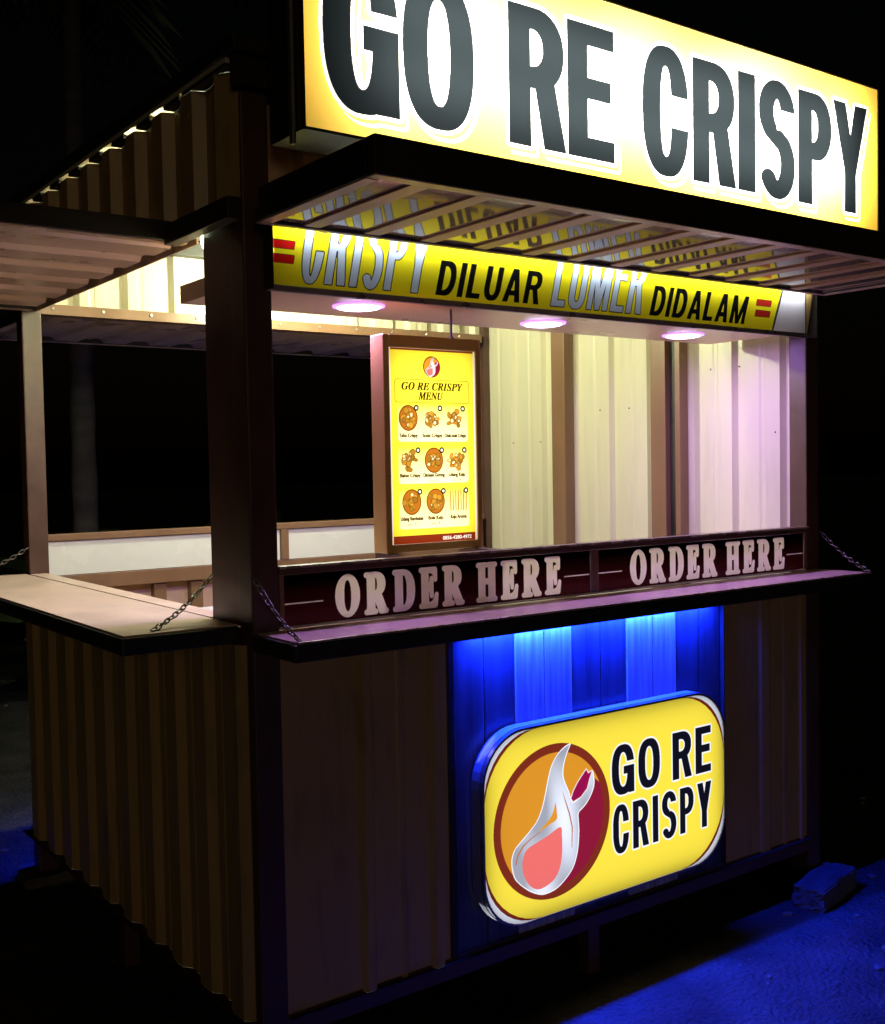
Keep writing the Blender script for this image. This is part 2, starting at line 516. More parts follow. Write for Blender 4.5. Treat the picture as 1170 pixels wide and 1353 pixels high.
# roof: dark deck whose underside is the cream ceiling of the booth
bx('roof', K, 'black', -0.036, W + 0.04, -0.05, D + 0.05, 2.158, 2.188)
bx('ceiling_board', K, 'cream', -0.03, W - 0.03, 0.0, D - 0.0, 2.146, 2.157, w=0)

for c in ((-0.032, 0.0018, 0.0, D), (W - 0.0018, W + 0.024, 0.0, D), (0.064, W - 0.064, -0.012, 0.0018), (0.0, W, D - 0.0018, D + 0.026)):
    bx('base_light_stop', K, 'black', *c, 0.1615, 0.1640, w=0)  # thin strips added to stop booth light leaking out below the walls
# left wall: ribbed sheet below the counter, ribbed header above the opening
bx('shelf_light_stop', K, 'black', -0.0315, 0.0035, 0.064, D - PW - .002, 0.9658, 0.9676, w=0)  # plate added to stop light leaking down the ribs behind the shelf
sheet('wall_sheet', K, 'clad', (-0.002, D - 0.004, 0.165), (0, -1, 0), (0, 0, 1), (-1, 0, 0), D - 0.03, 0.80, pitch=0.162, crown=0.060, side=0.020, h=0.017, phase=0.05)
# left header; the closed rib ends stop short of the roof, so light from the booth shows above each rib
sheet('header_sheet', K, 'clad', (-0.002, D - 0.004, 1.883), (0, -1, 0), (0, 0, 1), (-1, 0, 0), D - 0.01, 0.254, pitch=0.167, crown=0.055, side=0.014, h=0.026, phase=0.06)
for k in range(10):     # blocks added between the ribs, so booth light leaks only above each rib
    yc = D - 0.004 - 0.06 - 0.167 * k + 0.042
    a, b = max(0.0, yc - 0.042), min(D - 0.062, yc + 0.042)
    if a < 0.2: a = 0.0005; b = 0.215
    if b - a > 0.02:
        bx('rib_light_stop', K, 'black', -0.031 if a < 0.2 else -0.0275, 0.045, a, b, 2.1375, 2.1455 if a < .3 else 2.1455, w=0)
bx('header_trim', K, 'black', -0.0335, -0.0025, 0.0, 0.329, 1.838, 1.8825)
bx('awning_hinge_strip', K, 'tan', 0.0455, 0.0500, 0.33, D - PW - .002, 1.8495, 1.8840, w=0)
bx('header_beam', K, 'brown', 0.002, 0.05, PW, D - PW, 1.885, 1.94)
bx('window_stile', K, 'brown', 0.004, 0.05, 0.064, 0.203, 1.0, 1.884)

# right wall: full-height sheet, studs inside
sheet('wall_sheet', K, 'cream', (W + 0.002, 0.004, 0.165), (0, 1, 0), (0, 0, 1), (1, 0, 0), D - 0.008, 1.978, pitch=0.19, crown=0.03, side=0.012, h=0.018, phase=0.085)
for (y0, y1, x0) in ((0.518, 0.540, W - 0.045), (0.584, 0.652, W - 0.045), (1.092, 1.166, W - 0.05)):
    bx('wall_stud', K, 'brown_light', x0, W - 0.002, y0, y1, 0.17, 2.143)

bx('stud_gap_shade', K, 'black', W - 0.022, W - 0.002, 0.541, 0.583, 0.17, 2.143, w=0)  # black strip put in as the shade of the gap between studs
for i in range(7):
    bm = bmesh.new(); bmesh.ops.create_uvsphere(bm, u_segments=8, v_segments=5, radius=0.0032)
    sc_ = obj('screw', bm, 'steel', K, smooth=True); sc_.location = (W + 0.0005, (1.29, 0.80, 0.30, 1.46, 0.95, 0.42, 0.16)[i % 7], 1.42 + .11 * (i % 3))
# rear: low wall, white board between rails, open above, header
sheet('wall_sheet', K, 'cream', (W - 0.004, D + 0.002, 0.165), (-1, 0, 0), (0, 0, 1), (0, 1, 0), W - 0.008, 0.80, phase=0.05)
for (z0, z1) in ((1.108, 1.130), (0.945, 0.993), (0.80, 0.835)):
    bx('rear_rail', K, 'brown_light', PW, W - PW, D - 0.055, D - 0.012, z0, z1)
for x in (0.91, 1.42):
    bx('rear_stile', K, 'brown_light', x, x + 0.03, D - 0.058, D - 0.008, 0.994, 1.107)
    bx('rear_stud', K, 'brown_light', x + 0.02, x + 0.066, D - 0.05, D - 0.012, 0.17, 0.798)
for x in (0.065, 0.942, 1.452):
    x1 = {0.065: 0.908, 0.942: 1.418, 1.452: W - PW - .002}[x]
    bx('white_board', K, 'white_board', x, x1, D - 0.046, D - 0.042, 0.995, 1.106, w=0)
bx('rear_inner_board', K, 'tan', PW, W - PW, D - 0.010, D - 0.004, 0.19, 0.944, w=0)
for x in (0.2, 0.42, 0.555, 0.8, 1.1):
    bx('rear_block', K, 'brown_light', x, x + 0.045, D - 0.045, D - 0.012, 0.836, 0.943)
bx('rear_header_rail', K, 'brown_light', PW, W - PW, D - 0.06, D - 0.008, 1.842, 1.876)
sheet('header_sheet', K, 'cream', (W - 0.004, D - 0.004, 1.86), (-1, 0, 0), (0, 0, 1), (0, 1, 0), W - 0.01, 0.284, phase=0.05)
for i in range(11):
    bm = bmesh.new()
    bmesh.ops.create_uvsphere(bm, u_segments=8, v_segments=5, radius=0.006, matrix=Matrix.Translation((0.1 + i * 0.165, D - 0.061, 1.862)) @ Matrix.Diagonal((1, .5, 1, 1)))
    obj('bolt', bm, 'grey_alu', K)

# front: lower body
sheet('wall_sheet', K, 'clad', (0.0622, 0.004, 0.165), (1, 0, 0), (0, 0, 1), (0, -1, 0), 0.4315, 0.795, pitch=0.19, crown=0.020, side=0.010, h=0.014, phase=0.185)
sheet('wall_sheet', K, 'clad', (1.478, 0.004, 0.165), (1, 0, 0), (0, 0, 1), (0, -1, 0), 0.3895, 0.795, pitch=0.19, crown=0.034, side=0.010, h=0.004, phase=0.16)
for x in (0.4945, 1.4725):
    bx('front_stile', K, 'black', x, x + (0.018 if x < 1 else 0.005), -0.004, 0.03, 0.171, 0.93)
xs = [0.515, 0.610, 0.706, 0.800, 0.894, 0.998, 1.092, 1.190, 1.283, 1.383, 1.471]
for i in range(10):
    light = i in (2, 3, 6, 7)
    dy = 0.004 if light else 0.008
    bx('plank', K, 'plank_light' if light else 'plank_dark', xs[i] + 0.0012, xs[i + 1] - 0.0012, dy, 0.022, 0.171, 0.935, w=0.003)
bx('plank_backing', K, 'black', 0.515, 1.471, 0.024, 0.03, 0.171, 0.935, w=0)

# front: sill, order panels, worktop
bx('sill', K, 'brown', PW, W - PW, -0.004, 0.022, 1.108, 1.127, w=0.002)
for x in (0.405, 0.655):
    bx('menu_bracket', K, 'brown', x, x + 0.028, 0.0225, 0.160, 1.112, 1.1268, w=0.001)
bx('sill_edge_trim', K, 'trim', PW, W - PW, -0.0075, -0.0045, 1.1215, 1.1268, w=0)
bx('front_counter_beam', K, 'black', PW, W - PW, 0.012, 0.05, 0.938, 0.984)
bx('panel_stile', K, 'brown_light', 0.961, 0.985, -0.003, 0.011, 0.999, 1.1075)
bx('panel_stile', K, 'brown_light', 0.0625, 0.0735, -0.002, 0.011, 0.999, 1.1075)
bx('panel_stile', K, 'brown_light', 1.857, 1.8675, -0.002, 0.011, 0.999, 1.1075)
bx('worktop', K, 'white_board', 0.052, W - 0.055, 0.052, 0.41, 0.985, 1.003)
def order_print(x0, x1, z0, z1, t0, t1):
    PX = 1500.0
    Wp, Hp = int((x1 - x0) * PX), int((z1 - z0) * PX)
    sp = (Hp, Wp)
    img = np.empty((Hp, Wp, 3), np.float32)
    g = (np.arange(Hp) / Hp)[:, None, None]
    img[:] = np.array([.034, .0035, .0045]) * np.clip(1.15 - 1.3 * g, 0.02, 1)      # printed fade from maroon to black
    B = {c: chr(0x1D400 + ord(c) - 65) for c in 'ORDEH'}
    wds = dict(O=.98, R=1.0, D=.96, E=.86, H=1.0)
    tot = sum(wds[c] for c in 'ORDERHERE') + 7 * .16 + .55
    u_ = (t1 - t0) * PX / tot
    x = (t0 - x0) * PX
    for i, ch in enumerate('ORDER HERE'):
        if ch == ' ': x += (.55 - .16) * u_; continue
        w = wds[ch] * u_
        m = text_mask(sp, B[ch], x + 7, x + w - 7, (1.004 - z0) * PX + 7, (1.099 - z0) * PX - 7)
        img[dil_disc(m, 7)] = (.95, .79, .73)
        x += w + .16 * u_
    zc = int((1.046 - z0) * PX)
    img[zc - 2:zc + 2, 4:int((t0 - .030 - x0) * PX)] = (.6, .5, .46)
    img[zc - 2:zc + 2, int((t1 + .010 - x0) * PX):Wp - 6] = (.6, .5, .46)
    return img
for (x0, x1, t0, t1) in ((0.0745, 0.9600, 0.200, 0.860), (0.9860, 1.8560, 1.106, 1.765)):
    z0, z1 = 0.9985, 1.1072
    pm = print_mat('order_here_print', order_print(x0, x1, z0, z1, t0, t1), diffuse=0.55)
    face_plate('order_panel', K, pm, SQ, (x0, 0.004, z0), (x1 - x0, 0, 0), (0, 0, z1 - z0))
# fold-down front shelf
sh = bx('front_shelf', K, 'black', -0.004, W + 0.004, -0.186, -0.004, 0.955, 0.990, w=0.004)
bx('shelf_top', sh, 'laminate', 0.006, W - 0.006, -0.176, -0.008, 0.9905, 0.9935, w=0)
bx('edge_trim', sh, 'trim', 0.004, W - 0.004, -0.1845, -0.1765, 0.9905, 0.9955, w=0.001)
# fold-down left shelf
sl = bx('left_shelf', K, 'black', -0.258, -0.004, 0.05, D - 0.03, 0.968, 1.003, w=0.004)
bx('shelf_top', sl, 'laminate', -0.252, -0.008, 0.056, D - 0.036, 1.0035, 1.0075, w=0.0015)
bx('counter_top', K, 'laminate', 0.0, 0.052, PW + .142, D - PW, 0.987, 1.0070, w=0.001)

def chain(parent, a, b, sag=0.012, n=15):
    a, b = Vector(a), Vector(b)
    bm = bmesh.new()
    pts = []
    for i in range(n + 1):
        t = i / n
        p = a.lerp(b, t); p.z -= sag * 4 * t * (1 - t)
        pts.append(p)
    for i in range(n):
        c = (pts[i] + pts[i + 1]) / 2; d = (pts[i + 1] - pts[i])
        L = d.length; d.normalize()
        x = d.cross(Vector((0, 0, 1))).normalized()
        if i % 2: x = d.cross(x)
        x = (x + d.cross(x) * rnd.uniform(-.4, .4)).normalized()
        ring = []
        hl, hw = L * 0.62, 0.0052
        for k in range(12):
            an = 2 * math.pi * k / 12
            cx = math.cos(an); sx = math.sin(an)
            ring.append(c + d * (hl - hw) * (1 if cx > 0 else -1) * min(1, abs(cx) * 3) + d * hw * cx + x * hw * sx)
        tube(bm, ring, 0.0017, 6, closed=True)
    return obj('chain', bm, 'steel', parent, smooth=True)
chain(K, (0.006, -0.004, 1.103), (0.012, -0.180, 0.996))
chain(K, (1.926, -0.004, 1.112), (1.921, -0.180, 0.996))
chain(K, (-0.002, 0.19, 1.100), (-0.186, 0.075, 1.010))
chain(K, (-0.002, 1.585, 1.092), (-0.20, 1.60, 1.010))

# soffit box behind the strip sign
bx('soffit', K, 'soffit', 0.02, W - PW - 0.002, 0.008, 0.372, 1.716, 1.758, w=0.002)
sheet('header_sheet', K, 'tan', (PW, 0.006, 1.90), (1, 0, 0), (0, 0, 1), (0, -1, 0), W - 2 * PW, 0.23, phase=0.06, h=0.018)

bx('header_light_stop', K, 'black', -0.03, W + 0.02, -0.030, -0.0205, 2.10, 2.1575, w=0)  # boxes added to stop booth light leaking out above the front header
bx('header_light_stop', K, 'black', PW, W - PW, -0.0200, 0.0015, 2.1305, 2.1575, w=0)
# awnings: window covers propped up level, ribbed sheet inside a steel frame
def awning(name, o, u, v, lu, lv, z, hgt, frame_m, sheet_m, pitch, phase, fw_=0.03, h=0.005, hinge=True, crown=0.05, minor=True):
    """u along the hinge, v outward; ribs run along v and hang below"""
    o, u, v = Vector(o), Vector(u), Vector(v)
    cs = []
    def q(a0, a1, b0, b1, z0, z1):
        p, r = o + u * a0 + v * b0, o + u * a1 + v * b1
        cs.append((min(p.x, r.x), max(p.x, r.x), min(p.y, r.y), max(p.y, r.y), z0, z1))
    if hinge: q(0, lu, 0, fw_ * .6, z, z + hgt * .4)
    q(0, lu, lv - fw_, lv, z, z + hgt)
    q(0, fw_, fw_ * .6 + .0005, lv - fw_ - .0005, z, z + hgt)
    q(lu - fw_, lu, fw_ * .6 + .0005, lv - fw_ - .0005, z, z + hgt)
    fr = boxes(name, K, frame_m, cs)
    so = o + u * (fw_ + .001) + v * (fw_ * .6 + .001); so.z = z + h + 0.004
    sheet('awning_sheet', fr, sheet_m, so, u, v, (0, 0, -1), lu - 2 * fw_ - .002, lv - 1.6 * fw_ - .002, pitch=pitch, crown=crown, side=0.012, h=h, phase=phase, minor=minor)
    lip = [(c[0] + .002, c[1] - .002, c[2] + .002, c[3] - .002, z - .0025, z - .0005) for c in cs]
    boxes('frame_lip', fr, 'tan', lip, w=0)
    return fr
awning('front_awning', (0, -0.052, 0), (1, 0, 0), (0, -1, 0), 1.885, 0.443, 1.822, 0.066, 'black', 'tan_gloss', 0.145, 0.070, h=0.0015, crown=0.02, minor=False)
fa = K.children[-1] if K.children[-1].name.startswith('front_awning') else [c for c in K.children if c.name.startswith('front_awning')][0]
for k in range(12):
    bx('crossbar', fa, 'bar_tan', 0.100 + 0.145 * k, 0.138 + 0.145 * k, -0.464, -0.072, 1.8225, 1.8262, w=0.0008)
awning('left_awning', (0.045, 0.33, 0), (0, 1, 0), (-1, 0, 0), 1.245, 0.80, 1.850, 0.045, 'black', 'tan', 0.195, 0.06, h=0.012, hinge=False, crown=0.10)
awning('rear_awning', (0.06, D + 0.03, 0), (1, 0, 0), (0, 1, 0), 1.80, 0.74, 1.850, 0.045, 'black', 'cream_under', 0.195, 0.05, h=0.014, hinge=False, crown=0.09)
for x in (0.28, 1.60):
    bx('sign_bracket', K, 'black', x, x + 0.03, -0.198, -0.025, 1.935, 1.972)
    bx('sign_bracket', K, 'black', x, x + 0.03, -0.058, -0.025, 1.89, 1.934)

# ================================================================== LIGHTS OF THE BOOTH
def bulb(label, loc, cord, power):
    t = thing('hanging_bulb', label, 'bulb', loc, 'bulbs inside the kiosk')
    bm = bmesh.new(); bmesh.ops.create_uvsphere(bm, u_segments=20, v_segments=14, radius=0.03)
    obj('globe', bm, glow('bulb_globe', (0.90, 0.96, 0.62), power / (math.pi * 4 * math.pi * 0.03 ** 2)), t, smooth=True)
    bm = bmesh.new(); disc_lathe(bm, (0, 0, 0), [(0.021, 0.0305), (0.023, 0.045), (0.019, 0.075), (0.012, 0.09)], 20)
    obj('socket', bm, 'white_board', t, smooth=True)
    bm = bmesh.new(); tube(bm, [(0, 0, 0.0905), (0.003, 0, 0.09 + cord * .5), (0, 0, 0.09 + cord)], 0.004, 8)
    obj('cord', bm, 'black', t)
bulb('bright bulb hanging beside the window stile at the front corner post', (0.130, 0.42, 1.880), 0.1765, P_ROOM * .62)
bulb('added unseen bulb hanging from the middle of the kiosk ceiling', (0.88, 1.18, 2.00), 0.0565, P_ROOM)  # unseen lamp, added to brighten the right wall and rear header
for i, (x, y) in enumerate(((0.395, 0.195), (1.004, 0.222), (1.574, 0.226))):
    d = thing('downlight', ('round purple-white downlight under the strip sign beside the menu board', 'round purple-white downlight under the word LUMER on the strip sign', 'round purple-white downlight under the word DIDALAM on the strip sign')[i], 'downlight', (x, y, 1.716), 'downlights under the soffit')
    bm = bmesh.new(); disc_lathe(bm, (0, 0, 0), [(0.063, -0.0006), (0.062, -0.0030), (0.052, -0.0042)])
    obj('rim', bm, glow('downlight_halo', (0.40, 0.13, 1.0), 3.0), d)  # rim emits violet in place of the halo around the lamp
    bm = bmesh.new(); disc_lathe(bm, (0, 0, 0), [(0.051, -0.0044), (0.049, -0.0062), (0.040, -0.0078), (0.02, -0.0086)])
    obj('diffuser', bm, glow('downlight_diffuser', (0.86, 0.68, 1.0), 16.0), d)
    L = area('downlight_beam', d, (0, 0, -0.0105), (0, 0, -1), 0.085, 0.085, P_DOWN, (0.50, 0.25, 1.0)); L.data.shape = 'DISK'

# blue strips under the shelf, before and behind
for (nm, lab, x0, x1, y, z, pw, sgn) in (('led_strip', 'blue led strip under the front shelf above the round-cornered sign', 0.55, 1.43, -0.0075, 0.954, P_BLUE, 1),
                                     ('led_strip', 'blue led strip low along the rear wall of the kiosk', 0.1, 1.8, D + 0.045, 0.75, P_REAR, -1)):
    s = thing(nm, lab, 'light strip', (0, 0, 0))
    boxes('channel', s, 'grey_alu', [(x0, x1, y - 0.006, y + 0.006, z - 0.006, z)], w=0)
    boxes('led_cover', s, glow('blue_led_cover', (0.01, 0.05, 1.0), 3.0), [(x0 + .004, x1 - .004, y - 0.005, y + 0.005, z - 0.009, z - 0.0062)], w=0)
    area('blue_light', s, ((x0 + x1) / 2, y, z - 0.011), (0, 0, -1), x1 - x0 - .01, 0.009, pw, (0.005, 0.026, 1.0)).data.spread = math.radians(150 if sgn > 0 else 115)

# ================================================================== ROOF SIGN
def roof_sign():
    x0, x1, z0, z1, yf = 0.037, 1.930, 1.980, 2.395, -0.20
    PX = 1200.0
    Wp, Hp = int((x1 - x0) * PX), int((z1 - z0) * PX)
    img = np.empty((Hp, Wp, 3), np.float32); img[:] = (1.0, 0.60, 0.085)
    # printed waves of a slightly paler yellow
    yy, xx = np.mgrid[0:Hp, 0:Wp]
    wave = (np.sin(xx / 210.0 + np.sin(yy / 160.0) * 1.3) + np.sin(xx / 93.0 - yy / 140.0)) * .5
    img += (np.clip(wave, -.6, 1)[:, :, None] * np.array([0.0, 0.075, 0.04])).astype(np.float32)
    allm = np.zeros((Hp, Wp), bool)
    L = [('G', .079, .255), ('O', .264, .446), ('R', .540, .708), ('E', .713, .860), ('C', .954, 1.118), ('R', 1.132, 1.298), ('I', 1.305, 1.376), ('S', 1.389, 1.543), ('P', 1.556, 1.708), ('Y', 1.715, 1.878)]
    for ch, a, b in L:
        allm |= sans((Hp, Wp), ch, 0, 0, .048 * PX, .352 * PX, 76 if ch != 'Y' else 66, 58, widths=[((a - x0) * PX, (b - x0) * PX)])
    sh = np.zeros_like(allm)
    o2 = dil_disc(allm, 10)
    s2 = np.roll(np.roll(o2, -17, 0), 14, 1)       # thin white shadow contour below and right of each letter
    ring = s2 & ~np.roll(np.roll(s2, 8, 0), -7, 1)
    img[ring] = (1, .97, .86)
    img[o2] = (1.0, 0.97, 0.93)
    img[allm] = (0.0052, 0.0069, 0.0080)
    t = thing('roof_sign', 'long backlit sign reading GO RE CRISPY above the front awning', 'sign')
    m = print_mat('roof_sign_print', img)
    face_plate('face', t, m, SQ, (x0, yf, z0), (x1 - x0, 0, 0), (0, 0, z1 - z0))
    yb = yf + 0.130
    e = 0.0065
    boxes('case', t, 'black', [(x0 - e, x1 + e, yf - .004, yb, z1 + .0005, z1 + e), (x0 - e, x1 + e, yf - .004, yb, z0 - e, z0 - .0005),
                               (x0 - e, x0 - .0005, yf - .004, yb, z0 - .0004, z1 + .0004), (x1 + .0005, x1 + e, yf - .004, yb, z0 - .0004, z1 + .0004),
                               (x0, x1, yb - .004, yb - .0005, z0, z1)], w=0.0008)
    boxes('liner', t, 'white_board', [(x0 + .001, x1 - .001, yb - .0075, yb - .0045, z0 + .001, z1 - .001)], w=0)
    bx('corner_rail', t, 'grey_alu', x0 - .016, x0 - .008, yf + .022, yf + .036, z0 - .03, z1)
    c = (1.0, 0.97, 0.86)
    zc = (z0 + z1) / 2
    area('tube_light', t, (1.00, yf + .105, zc + .075), (0, -1, 0), 1.60, .03, P_BIG * .55, c)
    area('tube_light', t, (1.00, yf + .105, zc - .065), (0, -1, 0), 1.60, .03, P_BIG * .55, c)
    return t
roof_sign()

# ================================================================== STRIP SIGN UNDER THE AWNING
def strip_sign():
    x0, x1, z0, z1 = 0.047, 1.866, 1.712, 1.893
    PX = 1500.0
    Wp, Hp = int((x1 - x0) * PX), int((z1 - z0) * PX)
    sp = (Hp, Wp)
    img = np.empty((Hp, Wp, 3), np.float32); img[:] = (1.0, 0.80, 0.012)
    X = lambda x: (x - x0) * PX
    Z = lambda z: (z - z0) * PX
    B = lambda s: ''.join(chr(0x1D5D4 + ord(c) - 65) for c in s)
    for (a, b, top, bot, col) in ((.047, .106, 1.801, 1.757, (.62, .010, .006)), (1.610, 1.676, 1.794, 1.747, (.50, .022, .012))):
        h = (top - bot) * .36
        for zz in (bot, top - h):
            q = [(X(a), Z(zz)), (X(b), Z(zz)), (X(b) + 3, Z(zz + h)), (X(a) + 3, Z(zz + h))]
            img[dil_disc(poly(sp, q), 2)] = (.03, .02, .01); img[poly(sp, q)] = col
    # plain white end piece, edged with a dark line
    img[poly(sp, [(X(1.694), -1), (Wp, -1), (Wp, Hp), (X(1.730), Hp)])] = (.06, .05, .045)
    img[poly(sp, [(X(1.703), -1), (X(1.856), -1), (X(1.812), Hp), (X(1.739), Hp)])] = (.85, .74, .68)
    img[poly(sp, [(X(1.860), -1), (Wp, -1), (Wp, Hp), (X(1.822), Hp)])] = (.42, .25, .07)
    for (wd, a, b) in (('CRISPY', .122, .440), ('LUMER', .826, 1.142)):
        m = sans(sp, wd, X(a), X(b), Z(1.722), Z(1.888), 27, 22, .07, 0.11)
        img[dil_disc(m, 4)] = (.03, .03, .03); img[m] = (.62, .66, .70)
    for (wd, a, b) in (('DILUAR', .474, .786), ('DIDALAM', 1.176, 1.566)):
        m = sans(sp, wd, X(a), X(b), Z(1.721), Z(1.799), 24, 18, .13, 0.14)
        img[m] = (.008, .007, .006)
    t = thing('strip_sign', 'yellow backlit strip sign reading CRISPY DILUAR LUMER DIDALAM above the serving window', 'sign')
    yb_, yt_ = -0.006, -0.036
    face_plate('face', t, print_mat('strip_sign_print', img), SQ, (x0, yb_, z0), (x1 - x0, 0, 0), (0, yt_ - yb_, z1 - z0))
    boxes('bottom_trim', t, 'grey_alu', [(x0, x1, -0.012, -0.0005, z0 - .0145, z0 - .0012)], w=.001)
    bx('back_plate', t, 'white_board', 0.0635, x1, 0.0042, 0.0062, z0, z1, w=0)
    bx('top_cap', t, 'black', x0, x1, -0.0400, 0.0045, z1 + .0006, z1 + .0030, w=0)
    for c in ((x1 + .0004, x1 + .003), (x0 - .003, x0 - .0004)): bx('end_cap', t, 'black', *c, -0.0400, -0.0005, z0 - .0145, z1, w=0)
    area('tube_light', t, ((x0 + x1) / 2, 0.0000, 1.840), (0, -1, -0.30), x1 - x0 - .05, .010, P_STRIP, (0.74, 0.84, 1.0))
    return t
strip_sign()

# ================================================================== ROUND-CORNERED SIGN ON THE FRONT
def logo(img, cx, cy, R):
    H, Wd, _ = img.shape
    sp = (H, Wd)
    T = lambda pts: [(cx + a * R, cy + b * R) for a, b in pts]
    yy, xx = np.mgrid[0:H, 0:Wd]
    dd = np.hypot(xx - cx, yy - cy) / R
    img[dd < 1] = lin(126, 44, 26)
    inn = dd < 0.885
    img[inn] = lin(222, 146, 38)
    white = [(0.306, 0.956), (0.247, 0.844), (0.194, 0.722), (0.173, 0.583), (0.199, 0.477), (0.268, 0.338), (0.306, 0.226), (0.338, 0.184), (0.418, 0.205), (0.529, 0.269), (0.609, 0.375), (0.647, 0.498), (0.694, 0.535), (0.721, 0.439), (0.716, 0.317), (0.641, 0.184), (0.529, 0.082), (0.434, 0.018), (0.434, -0.088), (0.439, -0.253), (0.407, -0.493), (0.322, -0.685), (0.178, -0.812), (0.039, -0.887), (-0.094, -0.914), (-0.227, -0.908), (-0.387, -0.839), (-0.536, -0.733), (-0.664, -0.605), (-0.712, -0.461), (-0.717, -0.344), (-0.669, -0.232), (-0.578, -0.157), (-0.424, -0.051), (-0.291, 0.061), (-0.206, 0.205), (-0.152, 0.359), (-0.094, 0.567), (-0.035, 0.722), (0.061, 0.844), (0.183, 0.929)]
    pink = [(0.109, -0.099), (0.135, -0.232), (0.135, -0.434), (0.098, -0.61), (0.018, -0.738), (-0.12, -0.807), (-0.28, -0.823), (-0.408, -0.754), (-0.499, -0.631), (-0.541, -0.482), (-0.52, -0.349), (-0.451, -0.264), (-0.296, -0.216), (-0.11, -0.168)]
    hole = [(0.029, 0.232), (0.05, 0.114), (0.045, 0.013), (-0.078, -0.029), (-0.264, -0.093), (-0.184, -0.035), (-0.078, 0.04), (-0.009, 0.125)]
    line1 = [(0.146, 0.381), (0.21, 0.226), (0.279, 0.05), (0.327, -0.147), (0.311, -0.413), (0.3, -0.408), (0.306, -0.147), (0.258, 0.045), (0.194, 0.221)]
    line2 = [(-0.658, -0.424), (-0.621, -0.306), (-0.531, -0.205), (-0.397, -0.141), (-0.238, -0.083), (-0.232, -0.093), (-0.387, -0.152), (-0.515, -0.221), (-0.6, -0.317), (-0.642, -0.434)]
    leaf = [(0.306, 0.237), (0.343, 0.317), (0.423, 0.423), (0.529, 0.524), (0.577, 0.567), (0.615, 0.509), (0.679, 0.53), (0.631, 0.434), (0.588, 0.317), (0.476, 0.226), (0.338, 0.189)]
    maroon = [(0.673, 0.45), (0.876, 0.306), (1.105, 0.072), (1.089, -0.86), (0.503, -1.249), (-0.413, -1.015), (-0.333, -0.866), (-0.094, -0.914), (0.29, -0.674), (0.412, -0.248), (0.434, 0.018), (0.583, 0.114), (0.7, 0.295)]
    def sm(p):          # rounded outline
        p = np.array(T(p)); out = []
        N = len(p)
        for i in range(N):
            a, b, c, d = p[i - 1], p[i], p[(i + 1) % N], p[(i + 2) % N]
            for s in (0, .25, .5, .75):
                out.append(.5 * (2 * b + (c - a) * s + (2 * a - 5 * b + 4 * c - d) * s * s + (3 * b - a - 3 * c + d) * s ** 3))
        return poly(sp, out)
    img[sm(maroon) & inn] = lin(140, 24, 52)
    w = sm(white)
    nx, ny = (xx - cx) / R, (yy - cy) / R
    shade = .56 + .20 * np.sin(5.2 * nx - 2.1 * ny + .6) + .16 * np.sin(9.0 * nx + 3.0 * ny)
    img[w] = (np.clip(shade, .38, .92)[:, :, None] * np.array([.97, .98, 1.05]))[w]
    px = max(1, int(R / 60))
    edge = w & ~(np.roll(w, px, 0) & np.roll(w, -px, 0) & np.roll(w, px, 1) & np.roll(w, -px, 1))
    img[edge] = (.98, .96, .95)
    img[sm(hole)] = lin(226, 150, 40)
    img[sm(pink)] = lin(240, 112, 104)
    for l_ in (line1, line2): img[poly(sp, T(l_))] = lin(190, 110, 70)
    img[dil_disc(poly(sp, T(leaf)), px)] = (.95, .80, .72)
    img[poly(sp, T(leaf))] = lin(150, 16, 70)

def rrect(w, h, r, n=10):
    pts = []
    for cx, cy, a0 in ((w - r, r, -90), (w - r, h - r, 0), (r, h - r, 90), (r, r, 180)):
        for k in range(n + 1):
            a = math.radians(a0 + 90 * k / n)
            pts.append((cx + r * math.cos(a), cy + r * math.sin(a)))
    return pts

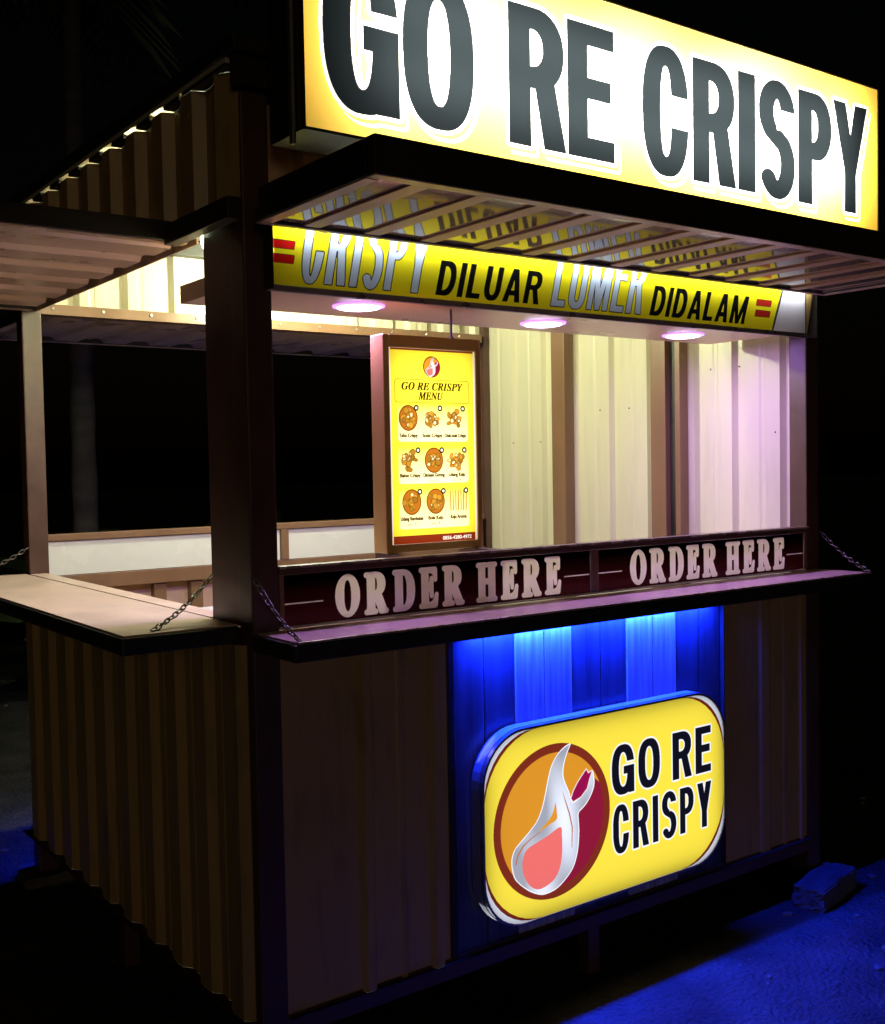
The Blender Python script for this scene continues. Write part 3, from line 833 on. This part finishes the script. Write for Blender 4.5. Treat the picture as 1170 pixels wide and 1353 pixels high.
def round_sign():
    x0, x1, z0, z1, yf = 0.566, 1.424, 0.220, 0.690, -0.040
    w, h, rad = x1 - x0, z1 - z0, 0.125
    PX = 1300.0
    Wp, Hp = int(w * PX), int(h * PX)
    sp = (Hp, Wp)
    img = np.empty((Hp, Wp, 3), np.float32); img[:] = lin(236, 236, 240)
    # brown curved bands in the corners, white corners outside, yellow field
    R_ = rrect(w * PX, h * PX, rad * PX)
    def corner_cut(off, r):
        return poly(sp, [(p[0], p[1]) for p in rrect(w * PX, h * PX, r)]) if off == 0 else None
    img[poly(sp, rrect(w * PX, h * PX, 0.158 * PX))] = lin(120, 38, 20)
    img[poly(sp, rrect(w * PX, h * PX, 0.180 * PX))] = (1.0, 0.77, 0.055)
    logo(img, (0.785 - x0) * PX, (0.449 - z0) * PX, 0.1923 * PX)
    X = lambda x: (x - x0) * PX
    Z = lambda z: (z - z0) * PX
    for (s, a, b, c, d) in (('GO', .986, 1.166, .471, .599), ('RE', 1.215, 1.371, .471, .599), ('CRISPY', .988, 1.372, .318, .443)):
        m = sans(sp, s, X(a), X(b), Z(c), Z(d), 34 if len(s) == 2 else 28, 27 if len(s) == 2 else 23, .115)
        img[dil_disc(m, 6)] = (.97, .94, .86); img[m] = lin(16, 16, 28)
    t = thing('logo_sign', 'backlit yellow sign with rounded corners, flame logo and GO RE CRISPY below the counter', 'sign')
    outl = [(a / w, b / h) for a, b in rrect(w, h, rad)]
    face_plate('face', t, print_mat('logo_sign_print', img), outl, (x0, yf, z0), (w, 0, 0), (0, 0, h))
    # case: rounded tube wall with a rim
    def wall(grow, y0, y1, th):
        bm = bmesh.new()
        A = rrect(w + 2 * grow, h + 2 * grow, rad + grow); Bp = rrect(w + 2 * (grow - th), h + 2 * (grow - th), rad + grow - th)
        pa = [(x0 - grow + p, z0 - grow + q) for p, q in A]; pb = [(x0 - grow + th + p, z0 - grow + th + q) for p, q in Bp]
        r = [[bm.verts.new((p, y, q)) for p, q in P_] for P_, y in ((pa, y0), (pa, y1), (pb, y1), (pb, y0))]
        N = len(pa)
        for k in range(4):
            for i in range(N):
                bm.faces.new([r[k][i], r[k][(i + 1) % N], r[(k + 1) % 4][(i + 1) % N], r[(k + 1) % 4][i]])
        bmesh.ops.recalc_face_normals(bm, faces=bm.faces)
        return bm
    obj('case', wall(.0075, yf + .010, -.0008, .004), 'blue_trim', t)
    obj('rim', wall(.0065, yf - .003, yf + .0095, .006), 'grey_alu', t)
    bm = bmesh.new(); bm.faces.new([bm.verts.new((x0 + p * w, -.0012, z0 + q * h)) for p, q in outl]); obj('back_plate', bm, 'white_board', t)
    area('led_panel', t, ((x0 + x1) / 2, -.006, (z0 + z1) / 2), (0, -1, 0), w - .012, h - .012, P_ROUND, (.86, .90, 1.0))
    return t
round_sign()

# ================================================================== MENU BOARD
def menu():
    fx0, fx1, fz0, fz1, yf = 0.400, 0.688, 1.1275, 1.641, 0.100
    x0, x1, z0, z1 = 0.417, 0.672, 1.147, 1.611
    PX = 3000.0
    Wp, Hp = int((x1 - x0) * PX), int((z1 - z0) * PX)
    sp = (Hp, Wp)
    img = np.empty((Hp, Wp, 3), np.float32); img[:] = (1.0, .87, .05)
    X = lambda x: (x - x0) * PX
    Z = lambda z: (z - z0) * PX
    img[:, :14] = (.9, .9, .88); img[:, -16:] = (.95, .95, .92)
    img[Hp - 14:, 16:-18] = lin(128, 62, 30)
    img[:int(Z(1.1665)), 16:-18] = lin(140, 50, 24)
    yy, xx = np.mgrid[0:Hp, 0:Wp]
    # three pale panels behind the rows of dishes
    for (a, b) in ((1.390, 1.478), (1.290, 1.375), (1.182, 1.275)):
        m = poly(sp, [(p[0] + X(.440), p[1] + Z(a)) for p in rrect((.648 - .440) * PX, (b - a) * PX, 24)])
        f = np.clip((Z(b) - yy) / ((b - a) * PX), 0, 1)[:, :, None] ** .7
        pale = np.array([1.0, .93, .55]) * f + np.array([1.0, .87, .05]) * (1 - f)
        img[m] = pale[m]
    logo(img, X(.541), Z(1.569), .0255 * PX)
    # heading box
    bxs = poly(sp, [(p[0] + X(.434), p[1] + Z(1.484)) for p in rrect((.652 - .434) * PX, .053 * PX, 20)])
    img[dil_disc(bxs, 4) & ~bxs] = lin(90, 70, 10)
    BI = lambda s: ''.join(c if c == ' ' else chr(0x1D468 + ord(c) - 65) for c in s)
    for (s, a, b, c, d) in ((BI('GO RE CRISPY'), .452, .634, 1.5125, 1.5315), (BI('MENU'), .500, .574, 1.4895, 1.5085)):
        img[text_mask(sp, s, X(a), X(b), Z(c), Z(d), (2, 1))] = lin(66, 36, 8)
    rr = np.random.RandomState(5)
    rows = ((1.446, 1.402, ('Tahu Crispy', 'Sosis Crispy', 'Otak-otak Crispy')), (1.345, 1.307, ('Bakso Crispy', 'Dimsum Goreng', 'Udang Keju')), (1.246, 1.204, ('Udang Rambutan', 'Bola Keju', 'Keju Aroma')))
    for r_, (zc, zl, names) in enumerate(rows):
        for c_, nm in enumerate(names):
            xc = (.470, .540, .609)[c_] + (.003 * r_)
            cx, cy, R = X(xc), Z(zc),   .0275 * PX
            kind = (r_, c_)
            if kind in ((0, 0), (1, 1), (2, 0), (2, 1)):
                e = ((xx - cx) / R) ** 2 + ((yy - cy) / (R * 1.12)) ** 2
                img[e < 1] = lin(112, 58, 10); img[e < .82] = lin(176, 104, 28)
            if kind == (2, 2):
                for s in np.linspace(-.85, .85, 7):
                    q = [(cx + s * R - 4, cy - R * .9), (cx + s * R + 5, cy - R * .85), (cx + s * R * 1.05 + 4, cy + R * .9), (cx + s * R * 1.05 - 4, cy + R)]
                    img[poly(sp, q)] = lin(*(165 + rr.randint(-20, 30), 92 + rr.randint(-20, 25), 30))
            else:
                for k in range(22):
                    an = rr.uniform(0, 6.28); q = rr.uniform(.05, .82) * R
                    a_, b_ = rr.uniform(.16, .34) * R, rr.uniform(.16, .30) * R
                    th = rr.uniform(0, 3.1)
                    ux = (xx - cx - q * math.cos(an)); uy = (yy - cy - q * math.sin(an))
                    e = ((ux * math.cos(th) + uy * math.sin(th)) / a_) ** 2 + ((-ux * math.sin(th) + uy * math.cos(th)) / b_) ** 2
                    base = np.array([182, 128, 40]) * (1 + rr.uniform(-.22, .16))
                    img[e < 1] = lin(*np.clip(base * .55, 0, 255)); img[e < .72] = lin(*np.clip(base, 0, 255))
                    if rr.rand() < .3: img[e < .25] = lin(255, 238, 190)
            pr = np.hypot(xx - cx - R * .86, yy - cy - R * .88)
            img[pr < 22] = lin(26, 20, 10); img[pr < 10] = (1, .97, .85)
            wd = min(.066, .0046 * len(nm) + .004) / 2
            img[text_mask(sp, nm, X(xc - wd), X(xc + wd), Z(zl - .0045), Z(zl + .0075), (2, 1))] = lin(70, 50, 8)
            if kind in ((1, 1), (1, 2), (2, 0), (2, 1)):
                img[text_mask(sp, 'isi 3', X(xc - .012), X(xc + .012), Z(zl - .0135), Z(zl - .0075), (0, 0))] = lin(120, 95, 30)
    img[text_mask(sp, '0856-4280-4972', X(.566), X(.654), Z(1.1515), Z(1.1605), (1, 1))] = (1, 1, 1)
    t = thing('menu_board', 'backlit yellow menu board in a brown frame standing on the window sill', 'menu board')
    face_plate('face', t, print_mat('menu_print', img), SQ, (x0, yf + .004, z0), (x1 - x0, 0, 0), (0, 0, z1 - z0))
    yb = yf + .056
    boxes('frame', t, 'menu_frame', [(fx0, x0 - .0004, yf, yb, fz0, fz1), (x1 + .0004, fx1, yf, yb, fz0, fz1), (x0, x1, yf, yb, fz0, z0 - .0004), (x0, x1, yf, yb, z1 + .0004, fz1)], w=.0012)
    bx('back_plate', t, 'brown_light', x0, x1, yb - .006, yb - .001, z0, z1, w=0)
    bm = bmesh.new(); tube(bm, [(.62, yf + .028, fz1 + .0002), (.62, yf + .028, 1.7155)], .003, 8)
    disc_lathe(bm, (.62, yf + .028, fz1 + .0004), [(.009, 0), (.009, .004), (.005, .006)], 12)
    obj('hanger_rod', bm, 'steel', t)
    area('led_panel', t, ((x0 + x1) / 2, yf + .045, (z0 + z1) / 2), (0, -1, 0), x1 - x0 - .01, z1 - z0 - .01, P_MENU, (1.0, .97, .9))
    return t
menu()

# ================================================================== BLOCKS, STONES, PLANTS
def block(label, cx, cy, rz, sx, sy, sz):
    bm = bmesh.new()
    box(bm, -sx / 2, sx / 2, -sy / 2, sy / 2, 0, sz)
    bmesh.ops.subdivide_edges(bm, edges=list(bm.edges), cuts=5, use_grid_fill=True)
    for v in bm.verts:
        v.co += Vector((rnd.uniform(-1, 1), rnd.uniform(-1, 1), rnd.uniform(-1, 1) if v.co.z > .01 else 0)) * .0035
    bev_e = [e for e in bm.edges if e.calc_face_angle(0) > .9]
    bmesh.ops.bevel(bm, geom=bev_e, offset=.004, segments=2, affect='EDGES')
    o = obj('concrete_block', bm, 'concrete'); o.location = (cx, cy, 0); o.rotation_euler.z = rz
    return tag(o, label, 'block', 'blocks under the kiosk posts')
block('worn concrete block under the kiosk post at the end of the DIDALAM sign', 1.860, -0.066, math.radians(12), .25, .10, .066)
block('concrete block under the kiosk post between the two shelves', 0.03, 0.03, 0.1, .16, .16, .034)
block('concrete block under the post at the far end of the side shelf', 0.03, D - 0.03, -0.1, .16, .16, .034)

bm = bmesh.new()
for i in range(520):
    x, y = rnd.uniform(1.2, 4.2), rnd.uniform(-2.2, 0.6)
    if rnd.random() < .25: x, y = rnd.uniform(-1.5, 2.5), rnd.uniform(1.9, 6)
    if -.1 < x < 2.1 and 0 < y < 1.7: continue
    r = rnd.choice((.003, .004, .005, .007, .012)) * rnd.uniform(.7, 1.3)
    bmesh.ops.create_icosphere(bm, subdivisions=1, radius=r, matrix=Matrix.Translation((x, y, r * .25)) @ Matrix.Rotation(rnd.uniform(0, 6), 4, 'Z') @ Matrix.Diagonal((1.3, rnd.uniform(.7, 1), .55, 1)))
o = obj('pebbles', bm, 'stone'); o['kind'] = 'stuff'; tag(o, 'small stones scattered over the sandy ground', 'pebbles')

def palm(label, x, y, h, lean, n, fl, seed):
    rg = random.Random(seed)
    t = thing('palm_tree', label, 'tree', (x, y, 0), 'palms behind the kiosk')
    bm = bmesh.new()
    pts, rs = [], []
    for i in range(25):
        s = i / 24
        pts.append((lean[0] * s * s, lean[1] * s * s, h * s)); rs.append(.075 * (1 - .45 * s) + (.006 if i % 2 else 0) + .03 * max(0, .06 - s) / .06)
    tube(bm, pts, rs, 12)
    obj('trunk', bm, 'bark', t, smooth=True)
    bm = bmesh.new()
    top = Vector(pts[-1])
    for k in range(n):
        az = 2 * math.pi * k / n + rg.uniform(-.25, .25); el = rg.uniform(.15, 1.25); L = fl * rg.uniform(.75, 1.1)
        d = Vector((math.cos(az), math.sin(az), 0)); side = Vector((-d.y, d.x, 0))
        rib = []
        for i in range(27):
            s = i / 26
            rib.append(top + d * (L * s * math.cos(el) * (1 + .2 * s)) + Vector((0, 0, L * (s * math.sin(el) - (.55 + .45 * math.cos(el)) * s * s))))
        tube(bm, rib[::2], [.014 * (1 - .8 * i / 13) for i in range(14)], 5)
        for i in range(3, 27):
            s = i / 26; ll = fl * .30 * math.sin(math.pi * min(1, s * .9 + .1)) ** .6 * rg.uniform(.85, 1.1)
            tdir = (rib[i] - rib[i - 1]).normalized()
            for sg in (-1, 1):
                dr = (side * sg * .8 + tdir * .55 + Vector((0, 0, -.35 + rg.uniform(-.15, .15)))).normalized()
                w_ = tdir * .017
                a = rib[i]; b = a + dr * ll * .5 + Vector((0, 0, .02)); c = a + dr * ll + Vector((0, 0, -.18 * ll))
                v = [bm.verts.new(q) for q in (a - w_ * .5, a + w_ * .5, b + w_, c, b - w_)]
                bm.faces.new(v)
    obj('crown', bm, 'leaf', t)
    return t
palm('tall palm trunk seen dimly through the rear window opening', 0.985, 4.0, 4.4, (.05, 0.1), 15, 1.9, 3)
palm('palm with drooping fronds in the dark beyond the first palm', -0.6, 6.2, 3.4, (-.2, .2), 14, 1.7, 5)
palm('palm standing alone in the dark past the solid end wall of the kiosk', 4.6, 4.6, 4.2, (.3, .1), 14, 1.8, 8)

def broad_plant(label, x, y, n, L, seed):
    rg = random.Random(seed)
    t = thing('leafy_plant', label, 'plant', (x, y, 0), 'undergrowth behind the kiosk')
    bm = bmesh.new(); bs = bmesh.new()
    for k in range(n):
        az = rg.uniform(0, 6.28); el = rg.uniform(.7, 1.4); l_ = L * rg.uniform(.6, 1.1)
        d = Vector((math.cos(az), math.sin(az), 0)); side = Vector((-d.y, d.x, 0))
        P_ = [d * (l_ * s * math.cos(el) * (1 + .6 * s)) + Vector((0, 0, l_ * (s * math.sin(el) - .38 * s * s))) for s in [i / 10 for i in range(11)]]
        tube(bs, P_[:6], [.014 - .0015 * i for i in range(6)], 6)
        prev = None
        for i in range(3, 11):
            s = (i - 3) / 7; w_ = L * .16 * math.sin(math.pi * min(.98, s * .86 + .1)) ** .8
            row = [bm.verts.new(P_[i] - side * w_ + Vector((0, 0, .25 * w_))), bm.verts.new(P_[i]), bm.verts.new(P_[i] + side * w_ + Vector((0, 0, .25 * w_)))]
            if prev:
                bm.faces.new([prev[0], prev[1], row[1], row[0]]); bm.faces.new([prev[1], prev[2], row[2], row[1]])
            prev = row
    obj('stems', bs, 'leaf', t); obj('foliage', bm, 'leaf', t)
broad_plant('broad-leaved plant just right of the dim palm trunk, seen through the side window', 1.75, 4.3, 12, 1.9, 2)
broad_plant('low broad-leaved plant in the dark left of the palm trunk', 0.1, 5.2, 11, 1.4, 6)
